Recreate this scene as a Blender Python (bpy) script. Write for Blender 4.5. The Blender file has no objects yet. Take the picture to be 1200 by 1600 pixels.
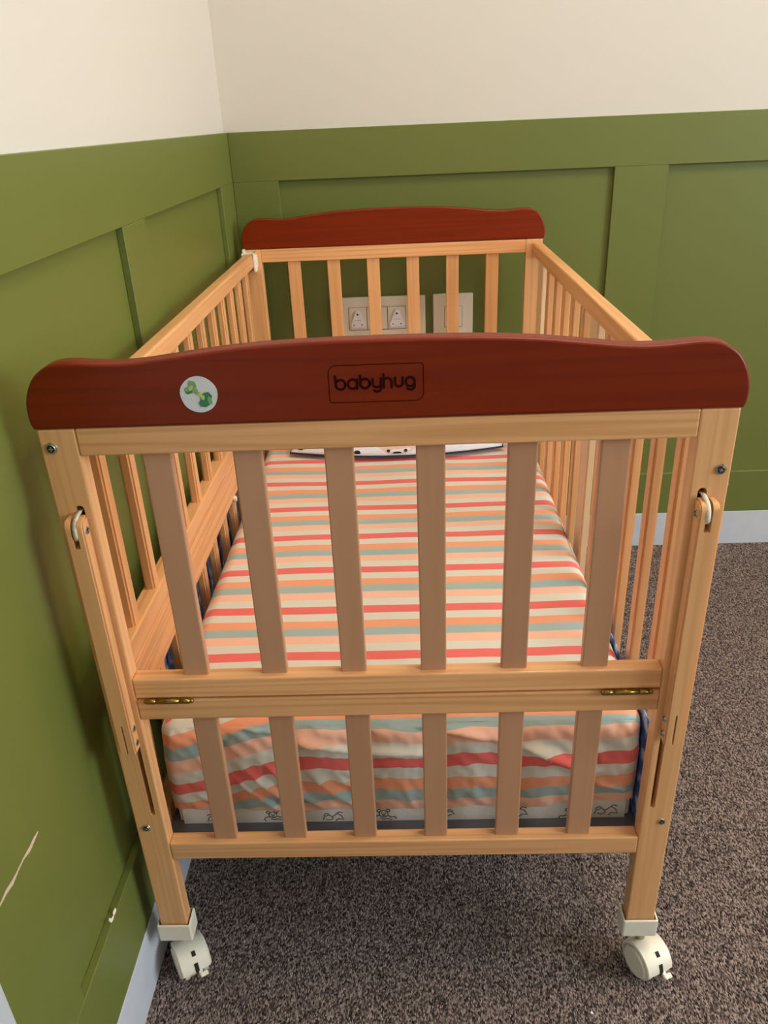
import bpy, bmesh, math, random
from mathutils import Vector, Matrix, noise
random.seed(7)
SC = bpy.context.scene
COL = SC.collection

# ------------------------------------------------------------------ camera
F, CX, CY, CZ = 1233.19, 0.34146, -0.67655, 1.04530
PITCH, YAW, ROLL = 0.463985, 0.036864, -0.044414
cp, sp = math.cos(PITCH), math.sin(PITCH)
fwd, up, rgt = Vector((0, cp, -sp)), Vector((0, sp, cp)), Vector((1, 0, 0))
RZ = Matrix.Rotation(YAW, 3, 'Z')
fwd, up, rgt = RZ @ fwd, RZ @ up, RZ @ rgt
r2 = math.cos(ROLL) * rgt + math.sin(ROLL) * up
u2 = -math.sin(ROLL) * rgt + math.cos(ROLL) * up
cam_d = bpy.data.cameras.new('camera')
cam_d.sensor_fit = 'VERTICAL'; cam_d.sensor_height = 36.0
cam_d.lens = F * 36.0 / 1600.0; cam_d.clip_start = 0.02
cam = bpy.data.objects.new('camera', cam_d); COL.objects.link(cam)
M = Matrix((r2, u2, -fwd)).transposed().to_4x4(); M.translation = Vector((CX, CY, CZ))
cam.matrix_world = M
SC.camera = cam

# ------------------------------------------------------------------ world, exposure
SC.view_settings.view_transform = 'Standard'; SC.view_settings.look = 'None'
SC.view_settings.exposure = 0.32; SC.view_settings.gamma = 1.0
SC.view_settings.use_curve_mapping = False
W = bpy.data.worlds.new('world'); SC.world = W; W.use_nodes = True
W.node_tree.nodes['Background'].inputs[0].default_value = (0.80, 0.90, 1.0, 1)
W.node_tree.nodes['Background'].inputs[1].default_value = 1.0
WIN_POWER, LAMP_STRENGTH = 95.0, 15.0
# daylight entering through the window in the right-hand wall
wl = bpy.data.lights.new('window_daylight', 'AREA'); wl.shape = 'RECTANGLE'
wl.size = 1.7; wl.size_y = 1.35; wl.energy = WIN_POWER; wl.color = (0.78, 0.90, 1.0)
wlo = bpy.data.objects.new('window_daylight', wl); COL.objects.link(wlo)
wlo.location = (3.33, -1.05, 1.55); wlo.rotation_euler = (0, math.radians(90), 0)

# ------------------------------------------------------------------ helpers
def lin(c):
    return tuple(((v / 255) / 12.92 if v / 255 <= 0.04045 else ((v / 255 + 0.055) / 1.055) ** 2.4) for v in c) + (1.0,)

def newmat(name):
    m = bpy.data.materials.new(name); m.use_nodes = True
    nt = m.node_tree; b = nt.nodes['Principled BSDF']
    return m, nt, b

def plain(name, rgb, rough=0.5, metal=0.0, bump=0.0, bscale=60.0, var=0.06, vscale=8.0, coat=0.0, spec=0.5):
    """colour with a little procedural mottling and fine relief"""
    m, nt, b = newmat(name)
    tc = nt.nodes.new('ShaderNodeTexCoord')
    nz = nt.nodes.new('ShaderNodeTexNoise'); nz.inputs['Scale'].default_value = vscale; nz.inputs['Detail'].default_value = 4
    nt.links.new(tc.outputs['Object'], nz.inputs['Vector'])
    mx = nt.nodes.new('ShaderNodeMix'); mx.data_type = 'RGBA'
    c = lin(rgb)
    mx.inputs['A'].default_value = tuple(v * (1 - var) for v in c[:3]) + (1,)
    mx.inputs['B'].default_value = tuple(min(1, v * (1 + var)) for v in c[:3]) + (1,)
    nt.links.new(nz.outputs['Fac'], mx.inputs['Factor'])
    nt.links.new(mx.outputs['Result'], b.inputs['Base Color'])
    b.inputs['Roughness'].default_value = rough; b.inputs['Metallic'].default_value = metal
    b.inputs['Coat Weight'].default_value = coat; b.inputs['Coat Roughness'].default_value = 0.2
    b.inputs['Specular IOR Level'].default_value = spec
    if bump:
        n2 = nt.nodes.new('ShaderNodeTexNoise'); n2.inputs['Scale'].default_value = bscale; n2.inputs['Detail'].default_value = 3
        nt.links.new(tc.outputs['Object'], n2.inputs['Vector'])
        bp = nt.nodes.new('ShaderNodeBump'); bp.inputs['Strength'].default_value = bump; bp.inputs['Distance'].default_value = 0.002
        nt.links.new(n2.outputs['Fac'], bp.inputs['Height']); nt.links.new(bp.outputs['Normal'], b.inputs['Normal'])
    return m

def wood(name, axis, light, dark, rough=0.42, scale=1.0, coat=0.25, contrast=1.0, spec=0.5):
    """grain running along one axis, shifted at random for every piece"""
    m, nt, b = newmat(name); L = nt.links.new
    tc = nt.nodes.new('ShaderNodeTexCoord'); oi = nt.nodes.new('ShaderNodeObjectInfo')
    mul = nt.nodes.new('ShaderNodeVectorMath'); mul.operation = 'SCALE'; mul.inputs[0].default_value = (3.1, 5.7, 4.3)
    L(oi.outputs['Random'], mul.inputs['Scale'])
    add = nt.nodes.new('ShaderNodeVectorMath'); L(tc.outputs['Object'], add.inputs[0]); L(mul.outputs[0], add.inputs[1])
    mp = nt.nodes.new('ShaderNodeMapping')
    s = [1.0, 1.0, 1.0]; s['XYZ'.index(axis)] = 0.028
    mp.inputs['Scale'].default_value = tuple(v * scale for v in s)
    L(add.outputs[0], mp.inputs['Vector'])
    n1 = nt.nodes.new('ShaderNodeTexNoise'); n1.inputs['Scale'].default_value = 30; n1.inputs['Detail'].default_value = 1.5; n1.inputs['Distortion'].default_value = 0.15
    n2 = nt.nodes.new('ShaderNodeTexNoise'); n2.inputs['Scale'].default_value = 190; n2.inputs['Detail'].default_value = 3
    L(mp.outputs[0], n1.inputs['Vector']); L(mp.outputs[0], n2.inputs['Vector'])
    # growth rings: many thin lines from the slow noise
    ml = nt.nodes.new('ShaderNodeMath'); ml.operation = 'MULTIPLY'; ml.inputs[1].default_value = 46
    L(n1.outputs['Fac'], ml.inputs[0])
    sn = nt.nodes.new('ShaderNodeMath'); sn.operation = 'SINE'; L(ml.outputs[0], sn.inputs[0])
    mr = nt.nodes.new('ShaderNodeMapRange'); mr.inputs['From Min'].default_value = -0.2; mr.inputs['From Max'].default_value = 1.3
    mr.inputs['To Max'].default_value = 0.55 * contrast
    L(sn.outputs[0], mr.inputs['Value'])
    m2 = nt.nodes.new('ShaderNodeMapRange'); m2.inputs['From Min'].default_value = 0.35; m2.inputs['From Max'].default_value = 0.75
    m2.inputs['To Max'].default_value = 0.35 * contrast
    L(n2.outputs['Fac'], m2.inputs['Value'])
    ad = nt.nodes.new('ShaderNodeMath'); ad.use_clamp = True; L(mr.outputs[0], ad.inputs[0]); L(m2.outputs[0], ad.inputs[1])
    mx = nt.nodes.new('ShaderNodeMix'); mx.data_type = 'RGBA'
    mx.inputs['A'].default_value = lin(light); mx.inputs['B'].default_value = lin(dark)
    L(ad.outputs[0], mx.inputs['Factor'])
    hs = nt.nodes.new('ShaderNodeHueSaturation')
    rr = nt.nodes.new('ShaderNodeMapRange'); rr.inputs['To Min'].default_value = 0.93; rr.inputs['To Max'].default_value = 1.07
    L(oi.outputs['Random'], rr.inputs['Value']); L(rr.outputs[0], hs.inputs['Value'])
    L(mx.outputs['Result'], hs.inputs['Color']); L(hs.outputs[0], b.inputs['Base Color'])
    b.inputs['Roughness'].default_value = rough; b.inputs['Specular IOR Level'].default_value = spec
    b.inputs['Coat Weight'].default_value = coat; b.inputs['Coat Roughness'].default_value = 0.25
    bp = nt.nodes.new('ShaderNodeBump'); bp.inputs['Strength'].default_value = 0.06; bp.inputs['Distance'].default_value = 0.001
    L(n2.outputs['Fac'], bp.inputs['Height']); L(bp.outputs['Normal'], b.inputs['Normal'])
    return m

PL, PD = (236, 175, 117), (204, 136, 76)
PINE = {a: wood('pine_' + a.lower(), a, PL, PD, contrast=0.6 if a == 'Z' else 0.9) for a in 'XYZ'}
SLATW = wood('slat_wood', 'Z', (192, 140, 102), (178, 124, 86), contrast=0.4)
PALE = wood('pine_pale', 'Z', (240, 205, 160), (222, 178, 128), contrast=0.6)
MAHOG = wood('mahogany_stain', 'X', (124, 37, 1), (92, 22, 0), rough=0.42, coat=0.12, contrast=0.6, spec=0.22)
GREEN = plain('green_paint', (107, 114, 51), 0.42, bump=0.04, bscale=25, var=0.035, vscale=3)
WHITEW = plain('cream_wall_paint', (214, 206, 193), 0.7, bump=0.05, bscale=120, var=0.01)
REARW = plain('pale_grey_wall_paint', (206, 206, 204), 0.7, var=0.02)
MARBLE = plain('skirting_white', (206, 208, 214), 0.35, var=0.09, vscale=30)
PLASTIC = plain('ivory_plastic', (240, 230, 208), 0.35, var=0.015)
PLASTW = plain('white_plastic', (248, 244, 244), 0.3, var=0.015)
STEEL = plain('zinc_steel', (176, 170, 148), 0.4, metal=0.75, var=0.1, vscale=90)
BRASS = plain('antique_brass', (150, 118, 58), 0.33, metal=1.0, var=0.15, vscale=120)
DARK = plain('recess_shade', (34, 24, 18), 0.8)  # shade inside slots, notches, holes and screw crosses, put into the colour
INK = plain('engraved_brown', (46, 6, 3), 0.8, spec=0.08)
PINK = plain('ink_line', (52, 46, 44), 0.8)
STRAP = plain('cream_webbing', (226, 214, 188), 0.8, bump=0.3, bscale=700)

def finish(name, bm, mat, parent=None, loc=None, smooth=False, kind=None):
    me = bpy.data.meshes.new(name)
    bmesh.ops.recalc_face_normals(bm, faces=bm.faces[:])
    bm.to_mesh(me); bm.free()
    for mm in (mat if isinstance(mat, (list, tuple)) else [mat]): me.materials.append(mm)
    if smooth:
        for p in me.polygons: p.use_smooth = True
    return link(name, me, parent, loc, kind)

def link(name, me, parent=None, loc=None, kind=None):
    o = bpy.data.objects.new(name, me); COL.objects.link(o)
    wl_ = Vector(loc) if loc is not None else Vector((0, 0, 0))
    o.parent = parent
    q = parent
    while q is not None:
        wl_ = wl_ - q.location; q = q.parent
    o.location = wl_
    if kind: o['kind'] = kind
    return o

def bbox(bm, x0, x1, y0, y1, z0, z1, bev=0.0, seg=2, mat=0):
    r = bmesh.ops.create_cube(bm, size=1.0)
    vs = r['verts']
    bmesh.ops.scale(bm, vec=(x1 - x0, y1 - y0, z1 - z0), verts=vs)
    bmesh.ops.translate(bm, vec=((x0 + x1) / 2, (y0 + y1) / 2, (z0 + z1) / 2), verts=vs)
    fs = {f for v in vs for f in v.link_faces}
    for f in fs: f.material_index = mat
    if bev:
        es = list({e for v in vs for e in v.link_edges})
        r2_ = bmesh.ops.bevel(bm, geom=es, offset=bev, segments=seg, profile=0.5, affect='EDGES')
        for f in r2_['faces']: f.material_index = mat
    return bm

def box(name, x0, x1, y0, y1, z0, z1, mat, parent=None, bev=0.0015, seg=2, kind=None):
    """a bevelled board whose origin is at its centre"""
    c = ((x0 + x1) / 2, (y0 + y1) / 2, (z0 + z1) / 2)
    bm = bbox(bmesh.new(), x0 - c[0], x1 - c[0], y0 - c[1], y1 - c[1], z0 - c[2], z1 - c[2], bev, seg)
    return finish(name, bm, mat, parent, c, kind=kind)

def cyl(bm, p, axis, r, h, seg=24, r_top=None, bev=0.0):
    """cylinder centred on p along axis"""
    q = Vector((0, 0, 1)).rotation_difference(Vector(axis)).to_matrix().to_4x4()
    mtx = Matrix.Translation(Vector(p)) @ q
    r_ = bmesh.ops.create_cone(bm, cap_ends=True, segments=seg, radius1=r, radius2=r if r_top is None else r_top, depth=h, matrix=mtx)
    if bev:
        es = [e for e in {e for v in r_['verts'] for e in v.link_edges} if any(len(f.verts) > 4 for f in e.link_faces)]
        bmesh.ops.bevel(bm, geom=es, offset=bev, segments=2, affect='EDGES')
    return bm

def strokes(polys, width, thick, place, closed=()):
    """flat pen strokes: polylines in (u, v) turned into thin ribbons with round ends; place(u, v, w) -> xyz"""
    bm = bmesh.new()
    def poly(pts2, thick):
        a = [bm.verts.new(place(x, y, 0)) for x, y in pts2]; b = [bm.verts.new(place(x, y, thick)) for x, y in pts2]
        n = len(a); bm.faces.new(b); bm.faces.new(a[::-1])
        for i in range(n): bm.faces.new((a[i], a[(i + 1) % n], b[(i + 1) % n], b[i]))
    thick0 = thick
    for k, pl in enumerate(polys):
        thick = thick0 * (1 + .06 * (k % 7)); pts = list(pl); cl = k in closed
        if cl: pts = pts + [pts[0], pts[1]]
        n = len(pts); Lh, Rh = [], []
        for i in range(n):
            d = Vector(pts[min(i + 1, n - 1)]) - Vector(pts[max(i - 1, 0)])
            if d.length == 0: d = Vector((1, 0))
            d.normalize(); nn = Vector((-d.y, d.x)) * width / 2
            Lh.append(Vector(pts[i]) + nn); Rh.append(Vector(pts[i]) - nn)
        rim = list(Lh)
        if not cl:
            e = Vector(pts[-1]); d = (Vector(pts[-1]) - Vector(pts[-2])).normalized(); a0 = math.atan2(d.y, d.x)
            cap1 = [e + Vector((math.cos(a0 + t), math.sin(a0 + t))) * width / 2 for t in (math.pi / 4, 0, -math.pi / 4)]
            s = Vector(pts[0]); d = (Vector(pts[0]) - Vector(pts[1])).normalized(); a0 = math.atan2(d.y, d.x)
            cap0 = [s + Vector((math.cos(a0 + t), math.sin(a0 + t))) * width / 2 for t in (math.pi / 4, 0, -math.pi / 4)]
        else: cap0 = cap1 = []
        # as quads, so concave strokes stay valid
        va = [(bm.verts.new(place(*Lh[i], thick)), bm.verts.new(place(*Rh[i], thick)), bm.verts.new(place(*Lh[i], 0)), bm.verts.new(place(*Rh[i], 0))) for i in range(n)]
        for i in range(n - 1):
            A, B = va[i], va[i + 1]
            bm.faces.new((A[0], A[1], B[1], B[0])); bm.faces.new((A[2], A[0], B[0], B[2])); bm.faces.new((A[1], A[3], B[3], B[1]))
        if not cl:
            poly([Lh[-1]] + cap1 + [Rh[-1]], thick); poly([Rh[0]] + cap0 + [Lh[0]], thick)
    return bm

def arc(cx, cy, rx, a0, a1, n=14, ry=None):
    ry = rx if ry is None else ry
    return [(cx + rx * math.cos(math.radians(a0 + (a1 - a0) * i / n)), cy + ry * math.sin(math.radians(a0 + (a1 - a0) * i / n))) for i in range(n + 1)]

def tag(o, label, cat, group=None):
    o['label'] = label; o['category'] = cat
    if group: o['group'] = group
    return o

def empty(name, loc):
    o = bpy.data.objects.new(name, None); COL.objects.link(o); o.location = loc; o.empty_display_size = 0.05
    return o

# ------------------------------------------------------------------ the room
XL, YB = -0.023, 1.17         # faces of the boards on the left and far walls
RD = 0.010                    # how far the panels lie behind the boards
ZT, ZR, ZS, ZB = 1.028, 0.930, 0.208, 0.095   # top of panelling, underside of top rail, top of low rail, skirting
XR, YR, ZC = 3.3, -3.6, 2.75
T = 0.15
# floor: looped carpet
m, nt, b = newmat('brown_loop_carpet'); L = nt.links.new
tc = nt.nodes.new('ShaderNodeTexCoord')
v1 = nt.nodes.new('ShaderNodeTexVoronoi'); v1.inputs['Scale'].default_value = 700
mp = nt.nodes.new('ShaderNodeMapping'); mp.inputs['Scale'].default_value = (1.0, 0.42, 1.0)
L(tc.outputs['Object'], mp.inputs['Vector']); L(mp.outputs[0], v1.inputs['Vector'])
n1 = nt.nodes.new('ShaderNodeTexNoise'); n1.inputs['Scale'].default_value = 520; n1.inputs['Detail'].default_value = 2
L(mp.outputs[0], n1.inputs['Vector'])
cr = nt.nodes.new('ShaderNodeValToRGB'); e = cr.color_ramp.elements
e[0].position = 0.30; e[0].color = lin((40, 33, 32)); e[1].position = 0.72; e[1].color = lin((176, 156, 146))
k = e.new(0.50); k.color = lin((106, 90, 84))
sep = nt.nodes.new('ShaderNodeSeparateColor'); L(v1.outputs['Color'], sep.inputs[0])
mxm = nt.nodes.new('ShaderNodeMix'); mxm.inputs['Factor'].default_value = 0.45
L(n1.outputs['Fac'], mxm.inputs['A']); L(sep.outputs[0], mxm.inputs['B']); L(mxm.outputs['Result'], cr.inputs['Fac'])
L(cr.outputs[0], b.inputs['Base Color']); b.inputs['Roughness'].default_value = 0.95; b.inputs['Specular IOR Level'].default_value = 0.1
bp = nt.nodes.new('ShaderNodeBump'); bp.inputs['Strength'].default_value = 0.7; bp.inputs['Distance'].default_value = 0.003
L(v1.outputs['Distance'], bp.inputs['Height']); bp.invert = True; L(bp.outputs['Normal'], b.inputs['Normal'])
CARPET = m
bm = bbox(bmesh.new(), XL - T, XR + T, YR - T, YB + T, -0.1, 0.0)
o = finish('floor', bm, CARPET, kind='structure'); o['label'] = 'dark brown speckled loop carpet under the crib'
bm = bbox(bmesh.new(), XL - T, XR + T, YR - T, YB + T, ZC, ZC + 0.1)
finish('ceiling', bm, WHITEW, kind='structure')
YE = -0.26                    # where the panelling on the left wall stops at the door frame
# left wall: cream above, green panels below
bm = bmesh.new()
bbox(bm, XL - T, XL - RD, YR, YB + T, ZT, ZC, mat=0); bbox(bm, XL - T, XL - RD, YR, YB + T, 0, ZT, mat=1)
wall_l = finish('wall_left', bm, [WHITEW, GREEN], kind='structure'); wall_l['label'] = 'cream wall over green board panelling to the left of the crib'
bm = bmesh.new()
bbox(bm, XL - RD, XR + T, YB + RD, YB + T, ZT, ZC, mat=0); bbox(bm, XL - RD, XR + T, YB + RD, YB + T, 0, ZT, mat=1)
wall_b = finish('wall_back', bm, [WHITEW, GREEN], kind='structure'); wall_b['label'] = 'cream wall over green board panelling behind the crib'
# right wall with the window, and the wall behind the camera
WY0, WY1, WZ0, WZ1 = -1.9, -0.2, 0.88, 2.22
bm = bmesh.new()
for a in ((YR, WY0, 0, ZC), (WY1, YB + RD, 0, ZC), (WY0, WY1, 0, WZ0), (WY0, WY1, WZ1, ZC)): bbox(bm, XR, XR + T, a[0], a[1], a[2], a[3])
finish('wall_right', bm, WHITEW, kind='structure')
bm = bbox(bmesh.new(), XL - T, XR + T, YR - T, YR, 0, ZC); finish('wall_rear', bm, REARW, kind='structure')
win = empty('window_1', (XR + 0.05, (WY0 + WY1) / 2, WZ0)); win['kind'] = 'structure'
for nm, a in (('window_frame', (WY0, WY0 + .05, WZ0, WZ1)), ('window_frame', (WY1 - .05, WY1, WZ0, WZ1)), ('window_frame', (WY0 + .05, WY1 - .05, WZ0, WZ0 + .05)),
              ('window_frame', (WY0 + .05, WY1 - .05, WZ1 - .05, WZ1)), ('mullion', ((WY0 + WY1) / 2 - .02, (WY0 + WY1) / 2 + .02, WZ0 + .05, WZ1 - .05))):
    box(nm, XR - 0.01, XR + 0.05, a[0], a[1], a[2], a[3], PLASTW, win)
# boards on the left wall
def wb(name, y0, y1, z0, z1): return box(name, XL - RD, XL, y0, y1, z0, z1, GREEN, wall_l, bev=0.0008, seg=1)
wb('top_rail', YE, YB, ZR, ZT); wb('bottom_rail', YE, YB, ZB, ZS)
for y0, y1 in ((YE, -0.157), (0.405, 0.505), (1.043, YB)): wb('stile', y0, y1, ZS, ZR)
def bb_(name, x0, x1, z0, z1): return box(name, x0, x1, YB, YB + RD, z0, z1, GREEN, wall_b, bev=0.0008, seg=1)
bb_('top_rail', XL, XR, ZR, ZT); bb_('bottom_rail', XL, XR, ZB, ZS)
for x0, x1 in ((XL, 0.076), (0.800, 0.914), (1.64, 1.75), (2.48, 2.59), (3.20, XR)): bb_('stile', x0, x1, ZS, ZR)
o = box('baseboard_left', XL - RD, XL + 0.001, YE, YB + 0.001, 0, ZB, MARBLE, None, bev=0.001, kind='structure')
o = box('baseboard_back', XL + 0.001, XR, YB - 0.001, YB + RD, 0, ZB, MARBLE, None, bev=0.001, kind='structure')
# door and its frame at the near end of the left wall
FR = plain('grey_door_frame', (190, 194, 198), 0.4, var=0.03)
door = empty('door_1', (XL, YE - 0.5, 0)); door['kind'] = 'structure'; door['label'] = 'pale grey door frame at the near end of the green wall'
for a in ((YE - .07, YE, 0, 2.12), (YE - .99, YE - .92, 0, 2.12), (YE - .92, YE - .07, 2.05, 2.12)): box('door_frame', XL - RD, XL + .004, a[0], a[1], a[2], a[3], FR, door)
dl = box('door_leaf', XL - RD, XL - .002, YE - .92, YE - .07, 0.005, 2.05, FR, door)
hb = bmesh.new(); cyl(hb, (0, 0, 0), (1, 0, 0), 0.010, 0.05, 16); bbox(hb, .018, .03, -.01, .11, -.009, .009, .003)
finish('door_handle', hb, STEEL, dl, (XL + .02, YE - .86, 1.0), smooth=False)
# scratches and chipped paint on the left wall
PLASTER = plain('bare_plaster', (205, 178, 150), 0.9, var=0.15, vscale=200)
CHIP = plain('bare_white_plaster', (244, 236, 206), 0.9)
bm = bmesh.new()
pts = [(-0.26 + .012 * i, .4485 + .0012 * math.sin(i * 2.1) - .0006 * i * .3, .0018 + .0009 * math.sin(i * 1.7)) for i in range(10)] + [(-.1435, .447, .0006)]
pl = [[bm.verts.new((XL + dx, y, z + s * h)) for s in (-1, 1)] for (y, z, h) in pts for dx in (0.0006,)]
for i in range(len(pl) - 1): bm.faces.new((pl[i][0], pl[i + 1][0], pl[i + 1][1], pl[i][1]))
bmesh.ops.translate(bm, vec=(-0.0005, 0, 0), verts=bm.verts[:])
o = finish('scratch', bm, PLASTER, wall_l); o['label'] = 'long pale scratch in the green paint'
for i, (y, z, ry, rz) in enumerate(((-.053, .2085, .0045, .004), (-.062, .2065, .006, .003), (-.067, .213, .002, .003))):
    bm = bmesh.new(); bmesh.ops.create_icosphere(bm, subdivisions=2, radius=1.0)
    for v in bm.verts: v.co *= 1 + .25 * noise.noise(v.co * 1.7 + Vector((i, 0, 0)))
    bmesh.ops.scale(bm, vec=(.0016, ry, rz), verts=bm.verts[:])
    finish('paint_chip', bm, CHIP, wall_l, (XL - .002, y, z))
# ceiling lamps
def lamp(x, y):
    t = empty('ceiling_light', (x, y, ZC - 0.03))
    bm = bmesh.new()
    for a in ((-.31, .31, -.31, -.29), (-.31, .31, .29, .31), (-.31, -.29, -.29, .29), (.29, .31, -.29, .29)): bbox(bm, a[0], a[1], a[2], a[3], -.005, .03)
    finish('frame', bm, PLASTW, t, (x, y, ZC - .03))
    mm, nt, b = newmat('lamp_diffuser'); b.inputs['Emission Color'].default_value = (1.0, 0.86, 0.68, 1); b.inputs['Emission Strength'].default_value = LAMP_STRENGTH
    b.inputs['Base Color'].default_value = (.9, .9, .9, 1)
    bm = bbox(bmesh.new(), -.29, .29, -.29, .29, 0, .02); finish('diffuser', bm, mm, t, (x, y, ZC - .03))
    return t
for x, y, w_ in ((1.00, 0.16, 'nearest the green panelled corner'), (2.35, 0.16, 'nearest the window')):
    tag(lamp(x, y), 'square white ceiling light panel ' + w_, 'ceiling light', 'ceiling light panels')

# ------------------------------------------------------------------ the crib
CW = 0.64
PW, PT = 0.0355, 0.020
YF, YK = 0.0, 1.089                         # outer face of near end, inner face of far end
crib = tag(empty('baby_crib', (CW / 2, 0.55, 0)), 'pine baby crib with dark red end boards, standing on ivory casters', 'crib')

def cut(obj, cutters):
    for c in cutters:
        md = obj.modifiers.new('cut', 'BOOLEAN'); md.operation = 'DIFFERENCE'; md.solver = 'EXACT'; md.object = c
    bpy.context.view_layer.update()
    dg = bpy.context.evaluated_depsgraph_get()
    me = bpy.data.meshes.new_from_object(obj.evaluated_get(dg))
    obj.modifiers.clear(); old = obj.data; me.name = old.name; obj.data = me
    for c in cutters: bpy.data.objects.remove(c, do_unlink=True)

def slotcut(x, z0, z1, w, y0, y1):
    bm = bmesh.new(); r = w / 2
    pts = arc(0, z1 - r, r, 0, 180, 10) + arc(0, z0 + r, r, 180, 360, 10)
    f = bm.faces.new([bm.verts.new((x + u, y0, v)) for u, v in pts])
    ex = bmesh.ops.extrude_face_region(bm, geom=[f])
    bmesh.ops.translate(bm, vec=(0, y1 - y0, 0), verts=[v for v in ex['geom'] if isinstance(v, bmesh.types.BMVert)])
    return finish('slot_cutter', bm, DARK, None)

# screw: countersunk washer, head and cross
def screw_mesh():
    bm = bmesh.new()
    cyl(bm, (0, 0, 0), (0, -1, 0), .0056, .0016, 24, .0050)
    for f in bm.faces: f.material_index = 0
    n0 = len(bm.faces)
    cyl(bm, (0, -.0009, 0), (0, -1, 0), .0042, .0014, 20, .0034)
    k0 = len(bm.faces)
    bbox(bm, -.0022, .0022, -.0019, -.0012, -.0005, .0005); bbox(bm, -.0005, .0005, -.0019, -.0012, -.0022, .0022)
    bm.faces.ensure_lookup_table()
    for f in bm.faces[k0:]: f.material_index = 1
    me = bpy.data.meshes.new('screw'); bm.to_mesh(me); bm.free(); me.materials.append(STEEL); me.materials.append(DARK)
    return me
SCREW = screw_mesh()
def screw(parent, loc, rot=(0, 0, 0), s=1.0):
    o = link('screw', SCREW, parent, loc); o.rotation_euler = rot; o.scale = (s, s, s); return o

posts = {}
for (nm, x0, y0) in (('fl', 0, 0), ('fr', CW - PW, 0), ('bl', 0, YK), ('br', CW - PW, YK)):
    posts[nm] = box('post', x0, x0 + PW, y0, y0 + PT, 0.10, 0.8005, PINE['Z'], crib, bev=0.0018)
for nm, s in (('fl', 1), ('fr', -1)):
    xc = (lambda x: x) if s == 1 else (lambda x: CW - x)
    cut(posts[nm], [slotcut(xc(.0235), .690, .7225, .0085, -.01, .014), slotcut(xc(.0245), .309, .424, .0058, -.01, .014)])
    cc = (xc(.024))
    bm = bbox(bmesh.new(), -.006, .006, -.0005, .0005, -.0195, .0195); finish('slot_shade', bm, DARK, posts[nm], (cc, .0135, .7063))  # added dark sheet standing for the shade deep in the upper slot
    bm = bbox(bmesh.new(), -.0045, .0045, -.0005, .0005, -.061, .061); finish('slot_shade', bm, DARK, posts[nm], (cc, .0135, .3665))  # same painted shade for the long lower slot
screw(posts['fl'], (.0105, -.0004, .782), s=1.08); screw(posts['fl'], (.0125, -.0004, .2885), (0, .5, 0), s=.95)
screw(posts['fr'], (.6300, -.0004, .741), (0, .4, 0)); screw(posts['fr'], (.6288, -.0004, .2865), (0, .9, 0), s=.85)
for nm, x, s in (('fl', -.001, -1), ('fr', CW + .001, 1)):
    o = screw(posts[nm], (x, .010, .722), (0, 0, s * math.pi / 2), s=1.0)

# end boards
def catmull(P, n=4):
    out = []
    for i in range(len(P) - 1):
        p0, p1, p2, p3 = P[max(i - 1, 0)], P[i], P[i + 1], P[min(i + 2, len(P) - 1)]
        for k in range(n):
            t = k / n
            out.append(tuple(.5 * ((2 * p1[j]) + (-p0[j] + p2[j]) * t + (2 * p0[j] - 5 * p1[j] + 4 * p2[j] - p3[j]) * t * t + (-p0[j] + 3 * p1[j] - 3 * p2[j] + p3[j]) * t ** 3) for j in (0, 1)))
    return out + [P[-1]]
half = [(-.0015, .8008), (-.0035, .806), (-.0042, .816), (-.0028, .827), (.001, .838), (.0075, .8485), (.0155, .8555), (.025, .8605), (.036, .8625), (.048, .8625), (.062, .8613), (.077, .8603), (.092, .8602),
        (.110, .8612), (.132, .8638), (.157, .8668), (.186, .8698), (.223, .8722), (.27, .8735), (.32, .8738)]
hs = catmull(half)
outline = hs + [(CW - x, z) for x, z in hs[::-1][1:]]
def end_board(y0, y1):
    bm = bmesh.new(); c = Vector((CW / 2, (y0 + y1) / 2, .837))
    A = [bm.verts.new(Vector((x, y0, z)) - c) for x, z in outline]; f = bm.faces.new(A)
    ex = bmesh.ops.extrude_face_region(bm, geom=[f])
    bmesh.ops.translate(bm, vec=(0, y1 - y0, 0), verts=[v for v in ex['geom'] if isinstance(v, bmesh.types.BMVert)])
    es = [e for e in bm.edges if abs(e.verts[0].co.y - e.verts[1].co.y) < 1e-6]
    bmesh.ops.bevel(bm, geom=es, offset=.0028, segments=3, profile=.5, affect='EDGES')
    o = finish('end_board', bm, MAHOG, crib, c)
    for p in o.data.polygons: p.use_smooth = len(p.vertices) == 4
    o['label'] = 'curved board stained dark mahogany red'
    return o
board = end_board(-.0015, .0180)
board2 = end_board(YK - .0005, YK + .019)

# rails and slats of both end panels
def rail_x(z0, z1, y0, y1): return box('rail', PW, CW - PW, y0, y1, z0, z1, PINE['X'], crib, bev=.0018)
for z0, z1 in ((.773, .8005), (.4860, .5115), (.4560, .4833), (.2333, .2600)): rail_x(z0, z1, .0, .0185)
for z0, z1 in ((.773, .8005), (.2333, .2600)): rail_x(z0, z1, YK + .0005, YK + .019)
SX = [.1045 + .0859 * i for i in range(6)]
def slat_mesh(name, h, w=.0275, t=.0095, bev=.0015):
    bm = bbox(bmesh.new(), -w / 2, w / 2, -t / 2, t / 2, -h / 2, h / 2, bev, 2)
    me = bpy.data.meshes.new(name); bm.to_mesh(me); bm.free(); me.materials.append(SLATW); return me
SU, SL_, SB = slat_mesh('slat', .2635), slat_mesh('slat', .198), slat_mesh('slat', .515)
SB.materials[0] = PINE['Z']
for x in SX:
    link('slat', SU, crib, (x, .0118, .64225)); link('slat', SL_, crib, (x, .0118, .358)); link('slat', SB, crib, (x, YK + .0098, .5165))

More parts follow.
